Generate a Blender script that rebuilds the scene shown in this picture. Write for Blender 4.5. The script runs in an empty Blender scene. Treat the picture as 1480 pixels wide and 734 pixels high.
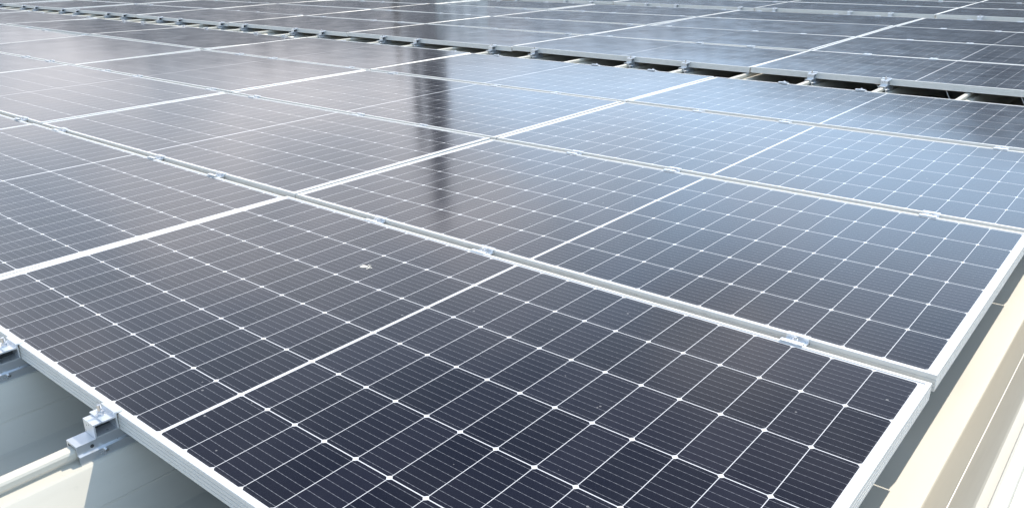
import bpy, bmesh, math, random
from mathutils import Vector, Matrix
random.seed(7)
scene = bpy.context.scene
COL = scene.collection
R = math.radians

# ------------------------------------------------------------------ camera
cam_data = bpy.data.cameras.new("camera")
cam_data.sensor_fit = 'HORIZONTAL'
cam_data.sensor_width = 36.0
cam_data.lens = 36.0 * 1182.678 / 1480.0
cam_data.clip_start = 0.02
cam_data.clip_end = 3000.0
cam = bpy.data.objects.new("camera", cam_data)
COL.objects.link(cam)
CAM_R = ((0.77166247, 0.63587476, -0.01415375),
         (0.2167491, -0.28382564, -0.93405719),
         (-0.59796059, 0.71770906, -0.35684287))
CAM_C = (1.3024506, -0.54756902, 0.8151851)
_m = Matrix.Identity(4)
for i in range(3):
    _m[i][0] = CAM_R[0][i]
    _m[i][1] = -CAM_R[1][i]
    _m[i][2] = -CAM_R[2][i]
    _m[i][3] = CAM_C[i]
cam.matrix_world = _m
scene.camera = cam
FPX = 1182.678


def project(p):
    d = [p[i] - CAM_C[i] for i in range(3)]
    c = [sum(CAM_R[r][i] * d[i] for i in range(3)) for r in range(3)]
    if c[2] < 0.02:
        return None
    return 740 + FPX * c[0] / c[2], 367 + FPX * c[1] / c[2]


def in_frame(p, m=0):
    q = project(p)
    return q is not None and -m <= q[0] <= 1480 + m and -m <= q[1] <= 734 + m


# ------------------------------------------------------------------ sky and sun
SUN_VEC = Vector((0.10, 0.87, 1.0)).normalized()
SUN_EL = math.asin(SUN_VEC.z)
SUN_AZ = math.atan2(SUN_VEC.x, SUN_VEC.y)
SKY_STRENGTH = 0.085
CLOUD_STRENGTH = 1.95
SUN_STRENGTH = 4.7
EXPOSURE = 0.38

CLOUDLETS = [(-25.3, 27.0, 0.12, 1.0), (-42.0, 25.8, 0.07, 0.55), (-46.9, 19.6, 0.13, 0.7), (-70.6, 19.6, 0.14, 0.9), (-56.6, 17.6, 0.14, 0.7), (-70.0, 14.0, 0.22, 0.9), (-32.7, 17.6, 0.12, 0.55)]

world = bpy.data.worlds.new("World")
scene.world = world
world.use_nodes = True


class NT:
    """small helper for building node graphs"""
    def __init__(self, tree):
        self.t = tree

    def n(self, kind, **kw):
        node = self.t.nodes.new(kind)
        for k, v in kw.items():
            setattr(node, k, v)
        return node

    def link(self, a, b):
        self.t.links.new(a, b)

    def put(self, sock, v):
        if isinstance(v, bpy.types.NodeSocket):
            self.t.links.new(v, sock)
        else:
            sock.default_value = v

    def m(self, op, a, b=None, c=None, clamp=False):
        node = self.n('ShaderNodeMath', operation=op, use_clamp=clamp)
        self.put(node.inputs[0], a)
        if b is not None:
            self.put(node.inputs[1], b)
        if c is not None:
            self.put(node.inputs[2], c)
        return node.outputs[0]

    def step(self, x, lo, hi, a=0.0, b=1.0):
        node = self.n('ShaderNodeMapRange', interpolation_type='SMOOTHSTEP')
        self.put(node.inputs[0], x)
        self.put(node.inputs[1], lo)
        self.put(node.inputs[2], hi)
        self.put(node.inputs[3], a)
        self.put(node.inputs[4], b)
        return node.outputs[0]

    def mixc(self, f, a, b):
        node = self.n('ShaderNodeMix', data_type='RGBA')
        self.put(node.inputs[0], f)
        self.put(node.inputs[6], a)
        self.put(node.inputs[7], b)
        return node.outputs[2]

    def noise(self, vec, scale, detail=3.0, rough=0.5):
        node = self.n('ShaderNodeTexNoise')
        if vec is not None:
            self.put(node.inputs['Vector'], vec)
        node.inputs['Scale'].default_value = scale
        node.inputs['Detail'].default_value = detail
        node.inputs['Roughness'].default_value = rough
        return node.outputs[0]


wt = world.node_tree
wt.nodes.clear()
w = NT(wt)
sky = w.n('ShaderNodeTexSky', sky_type='NISHITA', sun_disc=False)
sky.sun_elevation = SUN_EL
sky.sun_rotation = SUN_AZ
sky.altitude = 50
sky.air_density = 1.0
sky.dust_density = 0.6
sky.ozone_density = 1.5
bg1 = w.n('ShaderNodeBackground')
w.link(sky.outputs[0], bg1.inputs[0])
bg1.inputs[1].default_value = SKY_STRENGTH
tc = w.n('ShaderNodeTexCoord')
sep = w.n('ShaderNodeSeparateXYZ')
w.link(tc.outputs['Generated'], sep.inputs[0])
zz = w.m('ADD', w.m('MAXIMUM', sep.outputs[2], 0.0), 0.16)
px = w.m('DIVIDE', sep.outputs[0], zz)
py = w.m('DIVIDE', sep.outputs[1], zz)
cmb = w.n('ShaderNodeCombineXYZ')
w.link(px, cmb.inputs[0]); w.link(py, cmb.inputs[1]); cmb.inputs[2].default_value = 3.7
cn = w.noise(cmb.outputs[0], 0.9, 6.0, 0.55)
# more cumulus towards the west (-x), clear blue towards the north (+y)
bias = w.m('ADD', w.m('MULTIPLY', sep.outputs[0], -0.40), w.m('MULTIPLY', sep.outputs[2], -0.20))
dens = w.m('ADD', cn, bias)
mask = w.step(dens, 0.47, 0.76)
# cumulus heads stay low on the north side, bright haze is added overhead, south and east to lift the shade
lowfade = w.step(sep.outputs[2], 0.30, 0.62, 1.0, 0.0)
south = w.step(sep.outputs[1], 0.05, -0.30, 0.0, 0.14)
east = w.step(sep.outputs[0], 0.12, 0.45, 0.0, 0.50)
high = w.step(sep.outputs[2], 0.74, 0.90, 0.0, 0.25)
fill_haze = w.m('MULTIPLY', w.m('MAXIMUM', east, w.m('MAXIMUM', south, high)), w.step(cn, 0.30, 0.62, 0.35, 0.75))
mask = w.m('MULTIPLY', mask, lowfade)
bg2 = w.n('ShaderNodeBackground')
cn2 = w.noise(cmb.outputs[0], 1.9, 5.0, 0.55)
# a few small fair-weather clouds higher up in the north-west: (bearing, elevation, radius, density)
wisp = None
cn3 = w.noise(cmb.outputs[0], 2.6, 4.0, 0.55)
for az_, el_, rad_, den_ in CLOUDLETS:
    d_ = (math.sin(R(az_)) * math.cos(R(el_)), math.cos(R(az_)) * math.cos(R(el_)), math.sin(R(el_)))
    vd = w.n('ShaderNodeVectorMath', operation='DISTANCE')
    w.link(tc.outputs['Generated'], vd.inputs[0])
    vd.inputs[1].default_value = d_
    q_ = w.m('ADD', vd.outputs['Value'], w.m('MULTIPLY', w.m('SUBTRACT', cn3, 0.5), 0.22))
    bl = w.step(q_, rad_ * 0.35, rad_ * 1.15, den_, 0.0)
    wisp = bl if wisp is None else w.m('MAXIMUM', wisp, bl)
mask = w.m('MAXIMUM', mask, wisp)
ccol = w.mixc(w.step(cn2, 0.38, 0.62), (0.52, 0.58, 0.67, 1), (0.97, 0.95, 0.985, 1))
w.link(ccol, bg2.inputs[0])
# clouds dim towards the hazy horizon
w.link(w.step(sep.outputs[2], 0.06, 0.34, 0.50 * CLOUD_STRENGTH, CLOUD_STRENGTH), bg2.inputs[1])
# bright bluish haze low in the sky
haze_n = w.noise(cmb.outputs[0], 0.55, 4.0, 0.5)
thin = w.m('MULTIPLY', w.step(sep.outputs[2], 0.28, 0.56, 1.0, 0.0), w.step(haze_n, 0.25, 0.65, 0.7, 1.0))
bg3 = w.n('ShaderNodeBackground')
thin = w.m('MAXIMUM', thin, fill_haze)  # low haze joined with the added fill that brightens shaded parts
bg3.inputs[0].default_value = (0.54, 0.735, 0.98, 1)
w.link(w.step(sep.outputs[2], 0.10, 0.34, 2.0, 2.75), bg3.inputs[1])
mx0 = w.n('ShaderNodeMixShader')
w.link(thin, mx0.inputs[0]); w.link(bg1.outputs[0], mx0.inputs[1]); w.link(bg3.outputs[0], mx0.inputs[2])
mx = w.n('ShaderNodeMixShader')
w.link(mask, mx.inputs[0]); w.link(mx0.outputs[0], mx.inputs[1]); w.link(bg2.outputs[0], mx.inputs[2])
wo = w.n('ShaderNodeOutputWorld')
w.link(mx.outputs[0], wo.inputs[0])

sun_data = bpy.data.lights.new("sun", 'SUN')
sun_data.energy = SUN_STRENGTH
sun_data.angle = R(0.53)
sun_data.color = (1.0, 0.918, 0.80)
sun = bpy.data.objects.new("sun", sun_data)
COL.objects.link(sun)
sun.rotation_mode = 'QUATERNION'
sun.rotation_quaternion = SUN_VEC.to_track_quat('Z', 'Y')
sun.location = SUN_VEC * 40

scene.view_settings.view_transform = 'Standard'
scene.view_settings.look = 'None'
scene.view_settings.exposure = EXPOSURE
scene.view_settings.gamma = 1.0
scene.view_settings.use_curve_mapping = False

# ------------------------------------------------------------------ measures (metres; z = 0 is the top of the panel frames)
L, W = 2.070, 1.048                 # one panel: long side along x, short side along y
CU, CV = 2.082, 1.0834              # pitch of columns and rows
FH = 0.037                          # frame height
LIP = 0.0095
RIB0, RIBP = -0.148, 0.4515         # roof seams run along y
BLOCKS = [0.0, 4.789, 9.560]        # y of the front edge of each block
BLOCK_DX = [0.0, 0.012, 0.0]
NROWS = 4
NCOLS = [9, 9, 6]


# ------------------------------------------------------------------ mesh helpers
def obj(name, bm, mat, parent=None, smooth=False):
    me = bpy.data.meshes.new(name)
    bmesh.ops.recalc_face_normals(bm, faces=bm.faces)
    bm.to_mesh(me)
    bm.free()
    if smooth:
        for p in me.polygons:
            p.use_smooth = True
    if mat is not None:
        me.materials.append(mat)
    o = bpy.data.objects.new(name, me)
    COL.objects.link(o)
    if parent is not None:
        o.parent = parent
    return o


def tag(o, label=None, cat=None, group=None, kind=None):
    for k, v in (('label', label), ('category', cat), ('group', group), ('kind', kind)):
        if v:
            o[k] = v
    return o


def empty(name, loc=(0, 0, 0), rz=0.0):
    o = bpy.data.objects.new(name, None)
    o.empty_display_size = 0.1
    o.location = loc
    o.rotation_euler = (0, 0, rz)
    COL.objects.link(o)
    return o


def copy_tree(o, parent=None):
    c = o.copy()
    COL.objects.link(c)
    if parent is not None:
        c.parent = parent
        c.matrix_parent_inverse = Matrix.Identity(4)
    for ch in list(o.children):
        copy_tree(ch, c)
    return c


def box(bm, x0, x1, y0, y1, z0, z1, bevel=0.0):
    vs = [bm.verts.new((x, y, z)) for x in (x0, x1) for y in (y0, y1) for z in (z0, z1)]
    idx = [(0, 1, 3, 2), (4, 6, 7, 5), (0, 4, 5, 1), (2, 3, 7, 6), (0, 2, 6, 4), (1, 5, 7, 3)]
    fs = [bm.faces.new([vs[i] for i in f]) for f in idx]
    if bevel:
        es = list({e for f in fs for e in f.edges})
        bmesh.ops.bevel(bm, geom=es, offset=bevel, segments=2, affect='EDGES', profile=0.6)


def cyl(bm, c, axis, r, h, n=16, r2=None, a0=0.0):
    """closed cylinder from c along axis (unit Vector) of length h"""
    axis = Vector(axis).normalized()
    c = Vector(c)
    a = axis.orthogonal().normalized()
    b = axis.cross(a)
    r2 = r if r2 is None else r2
    lo, hi = [], []
    for i in range(n):
        t = 2 * math.pi * i / n + a0
        d = a * math.cos(t) + b * math.sin(t)
        lo.append(bm.verts.new(c + d * r))
        hi.append(bm.verts.new(c + axis * h + d * r2))
    for i in range(n):
        bm.faces.new((lo[i], lo[(i + 1) % n], hi[(i + 1) % n], hi[i]))
    bm.faces.new(lo)
    bm.faces.new(hi)


def extrude_profile(bm, pts, axis, a, b, closed=True, caps=True):
    """pts: (p, q) in the plane across the axis; axis 'x' -> (y, z), axis 'y' -> (x, z)"""
    def v(t, p):
        return (t, p[0], p[1]) if axis == 'x' else (p[0], t, p[1])
    A = [bm.verts.new(v(a, p)) for p in pts]
    B = [bm.verts.new(v(b, p)) for p in pts]
    n = len(pts)
    for i in range(n if closed else n - 1):
        j = (i + 1) % n
        bm.faces.new((A[i], A[j], B[j], B[i]))
    if closed and caps:
        bm.faces.new(A)
        bm.faces.new(B)


# ------------------------------------------------------------------ materials
def principled(name, col, rough=0.5, metal=0.0, spec=0.5):
    m = bpy.data.materials.new(name)
    m.use_nodes = True
    b = m.node_tree.nodes['Principled BSDF']
    b.inputs['Base Color'].default_value = (*col, 1)
    b.inputs['Roughness'].default_value = rough
    b.inputs['Metallic'].default_value = metal
    b.inputs['Specular IOR Level'].default_value = spec
    return m, NT(m.node_tree), b


def mat_roof():
    m, g, b = principled('cream painted steel', (0.72, 0.70, 0.62), 0.42)
    tc = g.n('ShaderNodeTexCoord')
    mp = g.n('ShaderNodeMapping')
    mp.inputs['Scale'].default_value = (1.0, 0.12, 1.0)
    g.link(tc.outputs['Object'], mp.inputs[0])
    n1 = g.noise(mp.outputs[0], 9.0, 5.0, 0.6)
    n2 = g.noise(tc.outputs['Object'], 60.0, 4.0, 0.65)
    f = g.m('MULTIPLY', g.step(n1, 0.42, 0.75), 0.9)
    c1 = g.mixc(f, (0.515, 0.490, 0.420, 1), (0.465, 0.442, 0.378, 1))
    c2 = g.mixc(g.m('MULTIPLY', g.step(n2, 0.62, 0.78), 0.4), c1, (0.40, 0.385, 0.33, 1))
    g.link(c2, b.inputs['Base Color'])
    g.link(g.step(n1, 0.3, 0.8, 0.34, 0.55), b.inputs['Roughness'])
    bp = g.n('ShaderNodeBump')
    bp.inputs['Strength'].default_value = 0.15
    bp.inputs['Distance'].default_value = 0.004
    g.link(g.noise(mp.outputs[0], 4.0, 2.0), bp.inputs['Height'])
    g.link(bp.outputs[0], b.inputs['Normal'])
    return m


def mat_alu(name, col, rough, metal):
    m, g, b = principled(name, col, rough, metal)
    tc = g.n('ShaderNodeTexCoord')
    n = g.noise(tc.outputs['Object'], 35.0, 4.0, 0.6)
    c = g.mixc(g.step(n, 0.35, 0.75), (*col, 1), tuple(x * 0.94 for x in col) + (1,))
    g.link(c, b.inputs['Base Color'])
    g.link(g.step(n, 0.3, 0.7, rough - 0.03, rough + 0.05), b.inputs['Roughness'])
    return m


def mat_glass():
    m = bpy.data.materials.new('solar cells under glass')
    m.use_nodes = True
    t = m.node_tree
    t.nodes.clear()
    g = NT(t)
    tc = g.n('ShaderNodeTexCoord')
    P = tc.outputs['Object']
    sp = g.n('ShaderNodeSeparateXYZ')
    g.link(P, sp.inputs[0])
    x, y = sp.outputs[0], sp.outputs[1]
    CP, CQ, M0 = 0.08431, 0.17014, 0.00284
    ax = g.m('ABSOLUTE', x)
    tx = g.m('DIVIDE', g.m('SUBTRACT', ax, M0), CP)
    fx = g.m('FRACT', tx)
    dx = g.m('MULTIPLY', g.m('MINIMUM', fx, g.m('SUBTRACT', 1.0, fx)), CP)
    ty = g.m('ADD', g.m('DIVIDE', y, CQ), 3.0)
    fy = g.m('FRACT', ty)
    dy = g.m('MULTIPLY', g.m('MINIMUM', fy, g.m('SUBTRACT', 1.0, fy)), CQ)
    inx = g.m('LESS_THAN', ax, M0 + 12 * CP)
    iny = g.m('LESS_THAN', g.m('ABSOLUTE', y), 3 * CQ)
    gx = g.m('GREATER_THAN', dx, 0.0007)
    gy = g.m('GREATER_THAN', dy, 0.00105)
    mid = g.m('GREATER_THAN', ax, 0.0046)
    ch = g.m('GREATER_THAN', g.m('ADD', dx, dy), 0.0070)
    cell = inx
    for q in (iny, gx, gy, mid, ch):
        cell = g.m('MULTIPLY', cell, q)
    # nine busbar wires across each cell, with solder pads
    f9 = g.m('FRACT', g.m('MULTIPLY', ty, 9.0))
    d9 = g.m('MULTIPLY', g.m('ABSOLUTE', g.m('SUBTRACT', f9, 0.5)), CQ / 9)
    bus = g.m('LESS_THAN', d9, 0.00032)
    pf = g.m('FRACT', g.m('MULTIPLY', fx, 7.0))
    pad = g.m('MULTIPLY', g.m('LESS_THAN', d9, 0.0005), g.m('GREATER_THAN', pf, 0.62))
    # per-cell shade differences and dust
    cid = g.n('ShaderNodeCombineXYZ')
    g.link(g.m('FLOOR', g.m('ADD', g.m('MULTIPLY', g.m('SIGN', x), g.m('ADD', g.m('FLOOR', tx), 1.0)), 0.5)), cid.inputs[0])
    g.link(g.m('FLOOR', ty), cid.inputs[1])
    oi = g.n('ShaderNodeObjectInfo')
    g.link(g.m('MULTIPLY', oi.outputs['Random'], 97.0), cid.inputs[2])
    wn = g.n('ShaderNodeTexWhiteNoise', noise_dimensions='3D')
    g.link(cid.outputs[0], wn.inputs[0])
    off = g.n('ShaderNodeVectorMath', operation='ADD')
    g.link(P, off.inputs[0])
    oc = g.n('ShaderNodeCombineXYZ')
    g.link(g.m('MULTIPLY', oi.outputs['Random'], 53.0), oc.inputs[0])
    g.link(g.m('MULTIPLY', oi.outputs['Random'], 31.0), oc.inputs[1])
    g.link(oc.outputs[0], off.inputs[1])
    PO = off.outputs[0]
    grain = g.noise(PO, 700.0, 2.0, 0.7)
    dust = g.noise(PO, 5.0, 5.0, 0.6)
    cc = g.mixc(wn.outputs[0], (0.0050, 0.0060, 0.0120, 1), (0.0100, 0.0108, 0.0190, 1))
    cc = g.mixc(g.m('MULTIPLY', g.step(grain, 0.52, 0.8), 0.20), cc, (0.11, 0.115, 0.16, 1))
    cc = g.mixc(g.m('MULTIPLY', bus, 0.36), cc, (0.42, 0.43, 0.47, 1))
    cc = g.mixc(g.m('MULTIPLY', pad, 0.12), cc, (0.60, 0.62, 0.66, 1))
    col = g.mixc(cell, (0.56, 0.565, 0.58, 1), cc)
    # fine settled dust, specks and the streaks rain leaves along the slope
    mp = g.n('ShaderNodeMapping')
    mp.inputs['Scale'].default_value = (14.0, 1.3, 1.0)
    g.link(PO, mp.inputs[0])
    streak = g.noise(mp.outputs[0], 1.6, 4.0, 0.6)
    dcol = (0.46, 0.455, 0.45, 1)
    damt = g.m('ADD', g.m('MULTIPLY', g.step(dust, 0.35, 0.8), 0.009), g.m('MULTIPLY', g.step(streak, 0.5, 0.8), 0.004))
    # dirt gathers along the frame
    ex = g.step(g.m('SUBTRACT', L / 2 - LIP, ax), 0.0, 0.02, 1.0, 0.0)
    ey = g.step(g.m('SUBTRACT', W / 2 - LIP, g.m('ABSOLUTE', y)), 0.0, 0.014, 1.0, 0.0)
    damt = g.m('ADD', damt, g.m('MULTIPLY', g.m('MAXIMUM', ex, ey), g.m('MULTIPLY', g.step(g.noise(PO, 60.0, 3.0), 0.3, 0.7), 0.10)))
    vo = g.n('ShaderNodeTexVoronoi', feature='F1')
    g.link(PO, vo.inputs['Vector'])
    vo.inputs['Scale'].default_value = 34.0
    vs = g.n('ShaderNodeSeparateColor')
    g.link(vo.outputs['Color'], vs.inputs[0])
    rad = g.m('MULTIPLY', g.m('MAXIMUM', g.m('SUBTRACT', vs.outputs[0], 0.78), 0.0), 0.50)
    spk = g.m('LESS_THAN', g.m('ADD', vo.outputs['Distance'], g.m('MULTIPLY', grain, 0.02)), rad)
    damt = g.m('ADD', damt, g.m('MULTIPLY', spk, 0.32))
    damt = g.m('MULTIPLY', damt, g.m('ADD', g.m('MULTIPLY', oi.outputs['Random'], 0.9), 0.6))
    damt = g.m('ADD', damt, 0.002)
    col = g.mixc(damt, col, dcol)
    dif = g.n('ShaderNodeBsdfDiffuse')
    g.link(col, dif.inputs[0])
    # lightly rolled, slightly sagging anti-reflective glass
    bp = g.n('ShaderNodeBump')
    bp.inputs['Strength'].default_value = 1.0
    bp.inputs['Distance'].default_value = 1.0
    hs = g.m('ADD', g.m('MULTIPLY', g.noise(PO, 2.2, 1.0), 0.0010), g.m('MULTIPLY', g.noise(PO, 7.0, 1.0), 0.00008))
    g.link(hs, bp.inputs['Height'])
    glo = g.n('ShaderNodeBsdfGlossy')
    g.link(bp.outputs[0], glo.inputs['Normal'])
    g.link(g.step(dust, 0.3, 0.8, 0.12, 0.155), glo.inputs['Roughness'])
    fr = g.n('ShaderNodeFresnel')
    fr.inputs[0].default_value = 1.5
    fac = g.m('MULTIPLY', g.m('POWER', fr.outputs[0], 1.38), 1.65, clamp=True)
    ms = g.n('ShaderNodeMixShader')
    g.link(fac, ms.inputs[0]); g.link(dif.outputs[0], ms.inputs[1]); g.link(glo.outputs[0], ms.inputs[2])
    out = g.n('ShaderNodeOutputMaterial')
    g.link(ms.outputs[0], out.inputs[0])
    return m


M_ROOF = mat_roof()
M_FRAME = mat_alu('anodised aluminium frame', (0.61, 0.605, 0.575), 0.42, 0.12)
M_CLAMP = mat_alu('clamp aluminium', (0.72, 0.74, 0.76), 0.30, 0.65)
M_BRACKET = mat_alu('galvanised bracket', (0.64, 0.67, 0.70), 0.30, 0.75)
M_BOLT = mat_alu('stainless bolt', (0.62, 0.62, 0.63), 0.22, 1.0)
M_GLASS = mat_glass()
M_DROP = principled('dried droppings', (0.58, 0.56, 0.50), 0.8)[0]
M_DARK = principled('dark screw and tube shade', (0.03, 0.03, 0.03), 0.6)[0]  # screws and bolt holes, and the painted shade inside clamp tubes
M_WIRE = principled('pale wire', (0.6, 0.59, 0.55), 0.4)[0]
M_STACK = principled('dark brown stack', (0.035, 0.030, 0.030), 0.7)[0]
M_PALE = principled('pale rendered wall', (0.42, 0.415, 0.40), 0.8)[0]
M_WIN = principled('dark window glass', (0.03, 0.035, 0.04), 0.1)[0]

# ------------------------------------------------------------------ the roof: folded steel sheet with round seams
def roof_profile():
    """half of one pitch, from the seam centre out to the valley (offset, z)"""
    return [(0.0060, -0.0700), (0.0060, -0.0660), (0.0115, -0.0640), (0.0135, -0.0600), (0.0135, -0.0500),
            (0.0115, -0.0455), (0.0070, -0.0435)]


def roof_sheet(k0, k1, y0, y1, dz=0.0):
    bm = bmesh.new()
    pts = []
    seam = roof_profile()
    flank = [(0.0150, -0.0715), (0.0320, -0.0745), (0.0360, -0.0780), (0.0790, -0.1365), (0.0808, -0.1362), (0.0826, -0.1398), (0.1240, -0.1838), (0.1270, -0.1850)]
    for k in range(k0, k1):
        c = RIB0 + RIBP * k
        for o, z in reversed(flank):
            pts.append((c - o, z + dz))
        for o, z in seam:
            pts.append((c - o, z + dz))
        for o, z in reversed(seam):
            pts.append((c + o, z + dz))
        for o, z in flank:
            pts.append((c + o, z + dz))
    extrude_profile(bm, pts, 'y', y0, y1, closed=False)
    return bm


bm = roof_sheet(-80, 24, -7.0, 30.0)
roof = obj('roof', bm, M_ROOF)
sol = roof.modifiers.new('thickness', 'SOLIDIFY')
sol.thickness = 0.0012
sol.offset = -1
tag(roof, kind='structure')

# ------------------------------------------------------------------ far surroundings (they show only as reflections in the glass)
GZ = -9.0
bm = bmesh.new()
vs = [bm.verts.new(p) for p in ((-1500, -1500, GZ), (1500, -1500, GZ), (1500, 1500, GZ), (-1500, 1500, GZ))]
bm.faces.new(vs)
mg, g, b = principled('dry grass and paving', (0.12, 0.12, 0.09), 0.9)
tcg = g.n('ShaderNodeTexCoord')
g.link(g.mixc(g.step(g.noise(tcg.outputs['Object'], 0.03, 5.0), 0.4, 0.65), (0.10, 0.11, 0.06, 1), (0.22, 0.21, 0.19, 1)), b.inputs['Base Color'])
tag(obj('ground', bm, mg), kind='structure')


def hill_elev(az):
    """height of the wooded skyline, degrees above the horizon, against compass bearing"""
    pts = [(-180, 4), (-110, 5), (-80, 5.0), (-69, 5.0), (-63, 6.9), (-50, 7.3), (-46, 7.1), (-40, 6.7), (-34, 6.9), (-26, 7.6), (-18, 9.0), (-13, 10.0), (-8, 11.6), (0, 12.0), (20, 9), (60, 5), (180, 4)]
    for (a0, e0), (a1, e1) in zip(pts, pts[1:]):
        if a0 <= az <= a1:
            t = (az - a0) / (a1 - a0)
            t = t * t * (3 - 2 * t)
            return e0 + (e1 - e0) * t
    return 4


bm = bmesh.new()
rings = []
N = 720
rr = random.Random(3)
jit = [rr.uniform(-0.35, 0.35) for _ in range(N)]
for ri, (d, f) in enumerate(((170, 0.0), (185, 0.55), (205, 0.9), (230, 1.0), (300, 0.8), (420, 0.0))):
    ring = []
    for i in range(N):
        az = -180 + 360.0 * i / N
        e = hill_elev(az) + (jit[i] + 0.5 * jit[(i * 7) % N]) * (0.8 if 0 < f else 0)
        h = GZ + (math.tan(R(e)) * 230 - GZ) * f - (0.5 if f == 0 else 0)
        ring.append(bm.verts.new((math.sin(R(az)) * d, math.cos(R(az)) * d, h)))
    rings.append(ring)
for a, b_ in zip(rings, rings[1:]):
    for i in range(N):
        j = (i + 1) % N
        bm.faces.new((a[i], a[j], b_[j], b_[i]))
mh, g, b = principled('wooded hillside', (0.04, 0.055, 0.03), 0.9)
tch = g.n('ShaderNodeTexCoord')
g.link(g.mixc(g.step(g.noise(tch.outputs['Object'], 0.15, 6.0, 0.65), 0.35, 0.7), (0.040, 0.046, 0.056, 1), (0.092, 0.095, 0.105, 1)), b.inputs['Base Color'])
tag(obj('hills', bm, mh, smooth=True), kind='structure')


def polar(az, d):
    return math.sin(R(az)) * d + CAM_C[0], math.cos(R(az)) * d + CAM_C[1]


# tall dark stack, seen in the glass as the dark streak
def stack(name, az, d, top_el, wide, narrow, label):
    X, Y = polar(az, d)
    t = empty(name, (X, Y, GZ))
    H = math.tan(R(top_el)) * d + 0.8 - GZ
    bm = bmesh.new()
    cyl(bm, (0, 0, 0), (0, 0, 1), wide / 2, H * 0.62, 20, wide / 2 * 0.94)
    cyl(bm, (0, 0, H * 0.62), (0, 0, 1), wide / 2 * 0.72, H * 0.38, 20, narrow / 2)
    obj('shaft', bm, M_STACK, t)
    for z_, r_ in ((H * 0.62, wide * 0.56), (H, narrow * 0.57)):
        bm = bmesh.new()
        cyl(bm, (0, 0, z_ - 0.1), (0, 0, 1), r_, 0.5, 20)
        obj('collar', bm, M_STACK, t)
    tag(t, label, 'chimney')


stack('chimney', -44.9, 320, 18.2, 10.0, 6.0, 'broad dark chimney beyond the wooded hill, mirrored as the wide dark streak in the panels')
stack('chimney', -47.3, 72, 6.6, 0.75, 0.6, 'slim dark chimney beyond the roof, left of the broad dark one')
stack('chimney', -46.2, 330, 13.5, 4.2, 3.4, 'thin dark chimney beyond the wooded hill, close beside the broad dark one')

X, Y = polar(-42.9, 90)
t = empty('factory_building', (X, Y, GZ), R(43))
BH = 9.0 + 0.8 + math.tan(R(4.9)) * 90
bm = bmesh.new()
box(bm, -2.6, 2.6, -2.5, 2.5, 0, BH)
obj('wall', bm, M_PALE, t)
bm = bmesh.new()
box(bm, -2.9, 2.9, -2.8, 2.8, BH, BH + 0.3)
obj('roof', bm, M_PALE, t)
for zz_ in (BH - 4.6, BH - 2.4):
    for xx_ in (-2.0, -0.6, 0.8):
        bm = bmesh.new()
        box(bm, xx_, xx_ + 0.8, -2.54, -2.505, zz_, zz_ + 1.2)
        obj('window', bm, M_WIN, t)
tag(t, 'pale narrow building with small dark windows far beyond the roof', 'building')

# ------------------------------------------------------------------ one solar panel
def make_panel():
    t = empty('solar_panel')
    bm = bmesh.new()
    prof = [(0.0250, -FH), (0.0, -FH), (0.0, -0.0295), (0.0016, -0.0290), (0.0016, -0.0282), (0.0, -0.0277),
            (0.0, -0.0205), (0.0016, -0.0200), (0.0016, -0.0192), (0.0, -0.0187),
            (0.0, -0.0115), (0.0016, -0.0110), (0.0016, -0.0102), (0.0, -0.0097),
            (0.0, -0.0008), (0.0008, 0.0), (LIP - 0.0006, 0.0), (LIP, -0.0006), (LIP, -0.0014), (0.0018, -0.0030),
            (0.0018, -FH + 0.0018), (0.0250, -FH + 0.0018)]
    loops = []
    for sx, sy in ((-1, -1), (1, -1), (1, 1), (-1, 1)):
        loops.append([bm.verts.new((sx * (L / 2 - o), sy * (W / 2 - o), z)) for o, z in prof])
    n = len(prof)
    for k in range(4):
        a, b_ = loops[k], loops[(k + 1) % 4]
        for i in range(n):
            j = (i + 1) % n
            bm.faces.new((a[i], a[j], b_[j], b_[i]))
    obj('frame', bm, M_FRAME, t)
    bm = bmesh.new()
    box(bm, -L / 2 + 0.0022, L / 2 - 0.0022, -W / 2 + 0.0022, W / 2 - 0.0022, -0.0062, -0.0016)
    obj('cell_glass', bm, M_GLASS, t)
    return t


ORD = ['', 'first', 'second', 'third', 'fourth', 'fifth', 'sixth', 'seventh', 'eighth', 'ninth', 'tenth', 'eleventh', 'twelfth',
       'thirteenth', 'fourteenth', 'fifteenth', 'sixteenth', 'seventeenth', 'eighteenth', 'nineteenth', 'twentieth',
       'twenty-first', 'twenty-second', 'twenty-third', 'twenty-fourth', 'twenty-fifth', 'twenty-sixth']


def nth_from_right(n):
    return 'rightmost' if n == 1 else ORD[n] + ' from the right'


BLOCK_NAME = ['nearest block', 'middle block', 'farthest block']

# small mounting differences between panels (degrees about x and y)
TILT = {(0, 0, 0): (0.10, 0.10), (0, 1, 0): (0.0, 0.0), (0, 0, -1): (-0.15, 0.1),
        (0, 3, 0): (-0.45, 0.0), (0, 3, -3): (-1.0, 0.2), (0, 3, -4): (-1.2, 0.1), (0, 2, -4): (-0.2, 0.5)}
rt = random.Random(21)


def rect_visible(cx, cy, z=0.0):
    n = 0
    for i in range(25):
        for j in range(13):
            if in_frame((cx + (i / 24 - 0.5) * L, cy + (j / 12 - 0.5) * W, z)):
                n += 1
    return n


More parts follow.
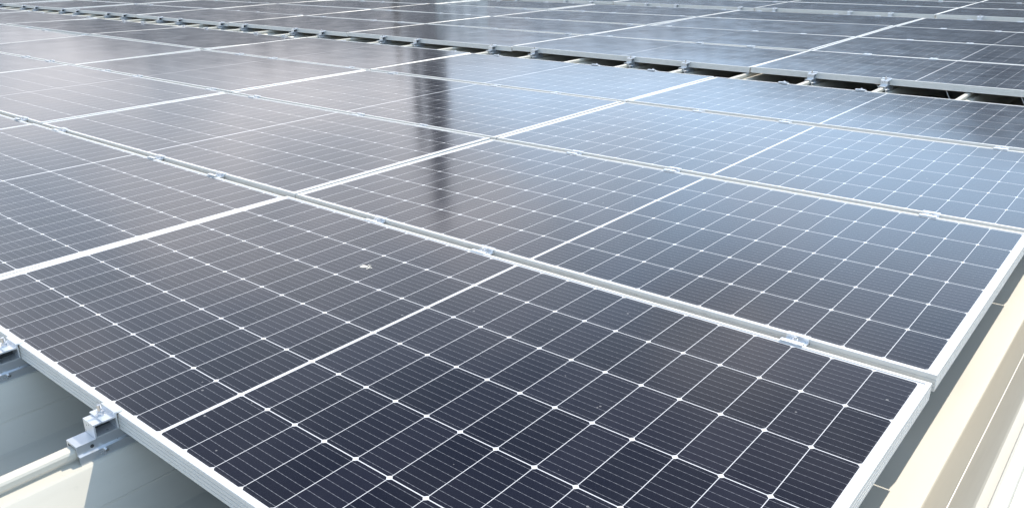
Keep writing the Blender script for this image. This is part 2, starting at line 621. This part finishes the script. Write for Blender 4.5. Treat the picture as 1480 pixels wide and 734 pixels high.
proto = make_panel()
first = True
for bi, yb in enumerate(BLOCKS):
    for r in range(NROWS):
        seen = 0
        for c in range(NCOLS[bi]):
            cx = -c * CU + BLOCK_DX[bi]
            cy = yb + r * CV + W / 2
            tx, ty = TILT.get((bi, r, -c), (rt.gauss(0, 0.22), rt.gauss(0, 0.16)))
            o = proto if first else copy_tree(proto)
            first = False
            o.location = (cx, cy, 0.0)
            o.rotation_euler = (R(tx), R(ty), 0)
            vis = rect_visible(cx, cy)
            if vis:
                seen += 1
                lab = 'dark solar panel in the %s row of the %s, %s' % (ORD[r + 1], BLOCK_NAME[bi], nth_from_right(seen))
                if (bi, r, c) == (0, 0, 0):
                    lab = 'large dark foreground solar panel with a white bird dropping on its glass'
                elif (bi, r, c) == (0, 0, 1):
                    lab = 'dark solar panel cut by the left picture edge beside the foreground panel'
            else:
                lab = 'dark solar panel lying just outside the edges of the picture'
            tag(o, lab, 'solar panel', 'solar panels in rows on the roof')

# ------------------------------------------------------------------ clamps
def make_end_clamp(stud):
    """stands on a roof seam at the edge of a block; origin on the panel edge at z = 0, panel towards +y"""
    t = empty('end_clamp')
    bm = bmesh.new()
    # inverted channel straddling the seam, with an outward foot
    pr = [(-0.0270, -0.0735), (-0.0270, -0.0560), (-0.0205, -0.0540), (-0.0205, -0.0362), (0.0205, -0.0362), (0.0205, -0.0540),
          (0.0270, -0.0560), (0.0270, -0.0735), (0.0225, -0.0735), (0.0225, -0.0590), (0.0165, -0.0570), (0.0165, -0.0402),
          (-0.0165, -0.0402), (-0.0165, -0.0570), (-0.0225, -0.0590), (-0.0225, -0.0735)]
    extrude_profile(bm, pr, 'y', -0.082, 0.060)
    sb = obj('seam_bracket', bm, M_BRACKET, t)
    bm = bmesh.new()
    for yy in (-0.055, 0.012):
        cyl(bm, (0.0206, yy, -0.0462), (1, 0, 0), 0.0035, 0.0008, 12)
    obj('bolt_hole', bm, M_DARK, sb)
    bm = bmesh.new()
    cyl(bm, (-0.036, -0.035, -0.0600), (1, 0, 0), 0.0032, 0.070, 10)
    cyl(bm, (-0.034, -0.035, -0.0600), (1, 0, 0), 0.0060, 0.005, 6)
    obj('cross_bolt', bm, M_BOLT, sb)
    # open square tube standing on the bracket
    bm = bmesh.new()
    o0, o1, z0, z1, th = -0.046, -0.0015, -0.0358, -0.0075, 0.0030
    outer = [(o0, z0), (o1, z0), (o1, z1), (o0, z1)]
    inner = [(o0 + th, z0 + th), (o1 - th, z0 + th), (o1 - th, z1 - th), (o0 + th, z1 - th)]
    A = [[bm.verts.new((xx, p[0], p[1])) for p in ring] for xx in (-0.021, 0.021) for ring in (outer, inner)]
    for i in range(4):
        j = (i + 1) % 4
        bm.faces.new((A[0][i], A[0][j], A[2][j], A[2][i]))
        bm.faces.new((A[1][i], A[1][j], A[3][j], A[3][i]))
        bm.faces.new((A[0][i], A[0][j], A[1][j], A[1][i]))
        bm.faces.new((A[2][i], A[2][j], A[3][j], A[3][i]))
    tb = obj('tube_block', bm, M_CLAMP, t)
    bm = bmesh.new()
    box(bm, -0.019, -0.010, o0 + th + 0.0003, o1 - th - 0.0003, z0 + th + 0.0003, z1 - th - 0.0003)  # dark plug added so the tube opening looks shaded
    obj('shade_plug', bm, M_DARK, tb)
    # hold-down plate reaching over the frame lip
    bm = bmesh.new()
    pl = [(-0.030, -0.0072), (-0.0035, -0.0072), (-0.0035, 0.0004), (0.0085, 0.0004), (0.0085, 0.0034), (-0.0065, 0.0034), (-0.0065, -0.0042), (-0.030, -0.0042)]
    extrude_profile(bm, pl, 'x', -0.027, 0.027)
    obj('hold_down_plate', bm, M_CLAMP, t)
    bm = bmesh.new()
    cyl(bm, (0, -0.021, -0.0042), (0, 0, 1), 0.0085, 0.0016, 16)
    cyl(bm, (0, -0.021, -0.0026), (0, 0, 1), 0.0068, 0.0065, 6)
    cyl(bm, (0, -0.021, 0.0039), (0, 0, 1), 0.0040, stud, 12, 0.0036)
    obj('bolt', bm, M_BOLT, t)
    return t


GAP = CV - W


def make_mid_clamp():
    """holds two rows at once; origin in the middle of the row gap at z = 0"""
    t = empty('mid_clamp')
    h = GAP / 2
    bm = bmesh.new()
    pr = [(-h - 0.0085, 0.0003), (-h + 0.0012, 0.0003), (-h + 0.0012, -0.0100), (h - 0.0012, -0.0100), (h - 0.0012, 0.0003), (h + 0.0085, 0.0003),
          (h + 0.0085, 0.0030), (h - 0.0045, 0.0030), (h - 0.0045, -0.0068), (-h + 0.0045, -0.0068), (-h + 0.0045, 0.0030), (-h - 0.0085, 0.0030)]
    extrude_profile(bm, pr, 'x', -0.025, 0.025)
    obj('clamp_plate', bm, M_CLAMP, t)
    bm = bmesh.new()
    cyl(bm, (0, 0, -0.0066), (0, 0, 1), 0.0085, 0.0014, 16)
    cyl(bm, (0, 0, -0.0052), (0, 0, 1), 0.0066, 0.0060, 6)
    cyl(bm, (0, 0, 0.0008), (0, 0, 1), 0.0038, 0.0050, 12, 0.0032)
    obj('bolt', bm, M_BOLT, t)
    bm = bmesh.new()
    box(bm, -0.019, 0.019, -h + 0.003, h - 0.003, -0.0395, -0.0102)
    obj('spacer_block', bm, M_CLAMP, t)
    bm = bmesh.new()
    pr = [(-0.0270, -0.0735), (-0.0270, -0.0560), (-0.0205, -0.0540), (-0.0205, -0.0397), (0.0205, -0.0397), (0.0205, -0.0540),
          (0.0270, -0.0560), (0.0270, -0.0735), (0.0225, -0.0735), (0.0225, -0.0590), (0.0165, -0.0570), (0.0165, -0.0420),
          (-0.0165, -0.0420), (-0.0165, -0.0570), (-0.0225, -0.0590), (-0.0225, -0.0735)]
    extrude_profile(bm, pr, 'y', -0.055, 0.055)
    obj('seam_bracket', bm, M_BRACKET, t)
    return t


end_protos = [make_end_clamp(0.013), make_end_clamp(0.003)]
mid_proto = make_mid_clamp()
end_first = [True, True]
mid_first = True
for bi, yb in enumerate(BLOCKS):
    umin = -(NCOLS[bi] - 0.5) * CU
    idx = [k for k in range(2, -60, -1) if k % 3 in (0, 2) and RIB0 + RIBP * k > umin + 0.05]
    # front edge, back edge
    for side in (0, 1):
        y = yb if side == 0 else yb + 3 * CV + W
        seen = 0
        for k in idx:
            u = RIB0 + RIBP * k
            p = (u, y + (-0.02 if side == 0 else 0.02), 0)
            if not in_frame(p, 60):
                continue
            o = end_protos[side] if end_first[side] else copy_tree(end_protos[side])
            end_first[side] = False
            o.location = (u, y, 0)
            o.rotation_euler = (0, 0, 0 if side == 0 else math.pi)
            if in_frame(p, 0):
                seen += 1
                if bi == 0 and side == 0:
                    lab = ('silver bracket clamp with tall bolt holding the near edge of the foreground panel' if seen == 1 else
                           'silver bracket clamp at the left picture edge under the foreground panel edge')
                else:
                    lab = 'silver end clamp on the %s edge of the %s, %s' % (('front', 'back')[side], BLOCK_NAME[bi], nth_from_right(seen))
            else:
                lab = 'silver end clamp lying just outside the edges of the picture'
            tag(o, lab, 'clamp', 'end clamps along the block edges')
    for r in range(3):
        seen = 0
        y = yb + (r + 1) * CV - GAP / 2
        for k in idx:
            u = RIB0 + RIBP * k
            if not in_frame((u, y, 0), 40):
                continue
            o = mid_proto if mid_first else copy_tree(mid_proto)
            mid_first = False
            o.location = (u, y, 0)
            if in_frame((u, y, 0), 0):
                seen += 1
                lab = 'mid clamp behind the %s row of the %s, %s' % (ORD[r + 1], BLOCK_NAME[bi], nth_from_right(seen))
            else:
                lab = 'small mid clamp lying just outside the edges of the picture'
            tag(o, lab, 'clamp', 'mid clamps between the panel rows')

# ------------------------------------------------------------------ small things
def splat(name, x, y, size, label, seed, bits=16):
    rnd = random.Random(seed)
    bm = bmesh.new()
    def blob(cx, cy, r, h, n=14):
        ring = []
        for i in range(n):
            t = 2 * math.pi * i / n
            q = r * rnd.uniform(0.55, 1.15)
            ring.append(bm.verts.new((cx + q * math.cos(t), cy + q * math.sin(t), 0.0002)))
        inn = [bm.verts.new((cx + (v.co.x - cx) * 0.6, cy + (v.co.y - cy) * 0.6, h)) for v in ring]
        for i in range(n):
            j = (i + 1) % n
            bm.faces.new((ring[i], ring[j], inn[j], inn[i]))
        bm.faces.new(inn)
    blob(0, 0, size, size * 0.12)
    for _ in range(bits):
        a = rnd.uniform(0, 6.28)
        d = size * rnd.uniform(0.9, 2.0)
        blob(d * math.cos(a), 0.6 * d * math.sin(a), size * rnd.uniform(0.08, 0.3), size * 0.05, 8)
    o = obj(name, bm, M_DROP)
    o.location = (x, y, -0.0016 + 0.0014)
    tag(o, label, 'bird dropping')


def onz(px_, py_, z):
    q = ((px_ - 740) / FPX, (py_ - 367) / FPX, 1.0)
    d = [sum(CAM_R[r][i] * q[r] for r in range(3)) for i in range(3)]
    t = (z - CAM_C[2]) / d[2]
    return tuple(CAM_C[i] + t * d[i] for i in range(3))


p = onz(527, 386, -0.0016)
splat('bird_dropping', p[0], p[1], 0.0125, 'white splattered bird dropping on the foreground panel', 4)

for i, (px_, py_) in enumerate(((204, 713), (209, 719))):
    q = onz(px_, py_, -0.1885)
    bm = bmesh.new()
    cyl(bm, (0, 0, 0), (0, 0, 1), 0.0052, 0.0012, 14)
    cyl(bm, (0, 0, 0.0012), (0, 0, 1), 0.0032, 0.004, 6)
    o = obj('screw', bm, M_DARK)
    o.location = (q[0], q[1], -0.1884)
    tag(o, ('small dark screw in the shaded roof sheet, the farther of two' if i == 0 else 'small dark screw in the shaded roof sheet, the nearer of two'), 'screw', 'screws in the shaded roof sheet')

for i, (a, b_) in enumerate((((1265.5, 117), (1270.5, 130)), ((1365.5, 126), (1371, 140)), ((1473.5, 134), (1480, 150)))):
    r0 = onz(*a, -0.036)
    bm = bmesh.new()
    yv = BLOCKS[1] + 0.03
    # both ends placed on the vertical plane just behind the front frame
    def onv(px_, py_, v):
        q = ((px_ - 740) / FPX, (py_ - 367) / FPX, 1.0)
        d = [sum(CAM_R[r][i2] * q[r] for r in range(3)) for i2 in range(3)]
        t = (v - CAM_C[1]) / d[1]
        return Vector([CAM_C[i2] + t * d[i2] for i2 in range(3)])
    A = onv(*a, yv); B = onv(*b_, yv - 0.05)
    A = A + (A - B) * 0.25
    B = B + (B - A) * 0.25
    cyl(bm, A, B - A, 0.0013, (B - A).length, 8)
    o = obj('wire', bm, M_WIRE)
    tag(o, 'thin pale wire hanging below the middle block front edge, %s' % ('left of the rightmost clamp', 'right of the rightmost clamp', 'at the right picture edge')[i], 'wire', 'wires hanging under the middle block')
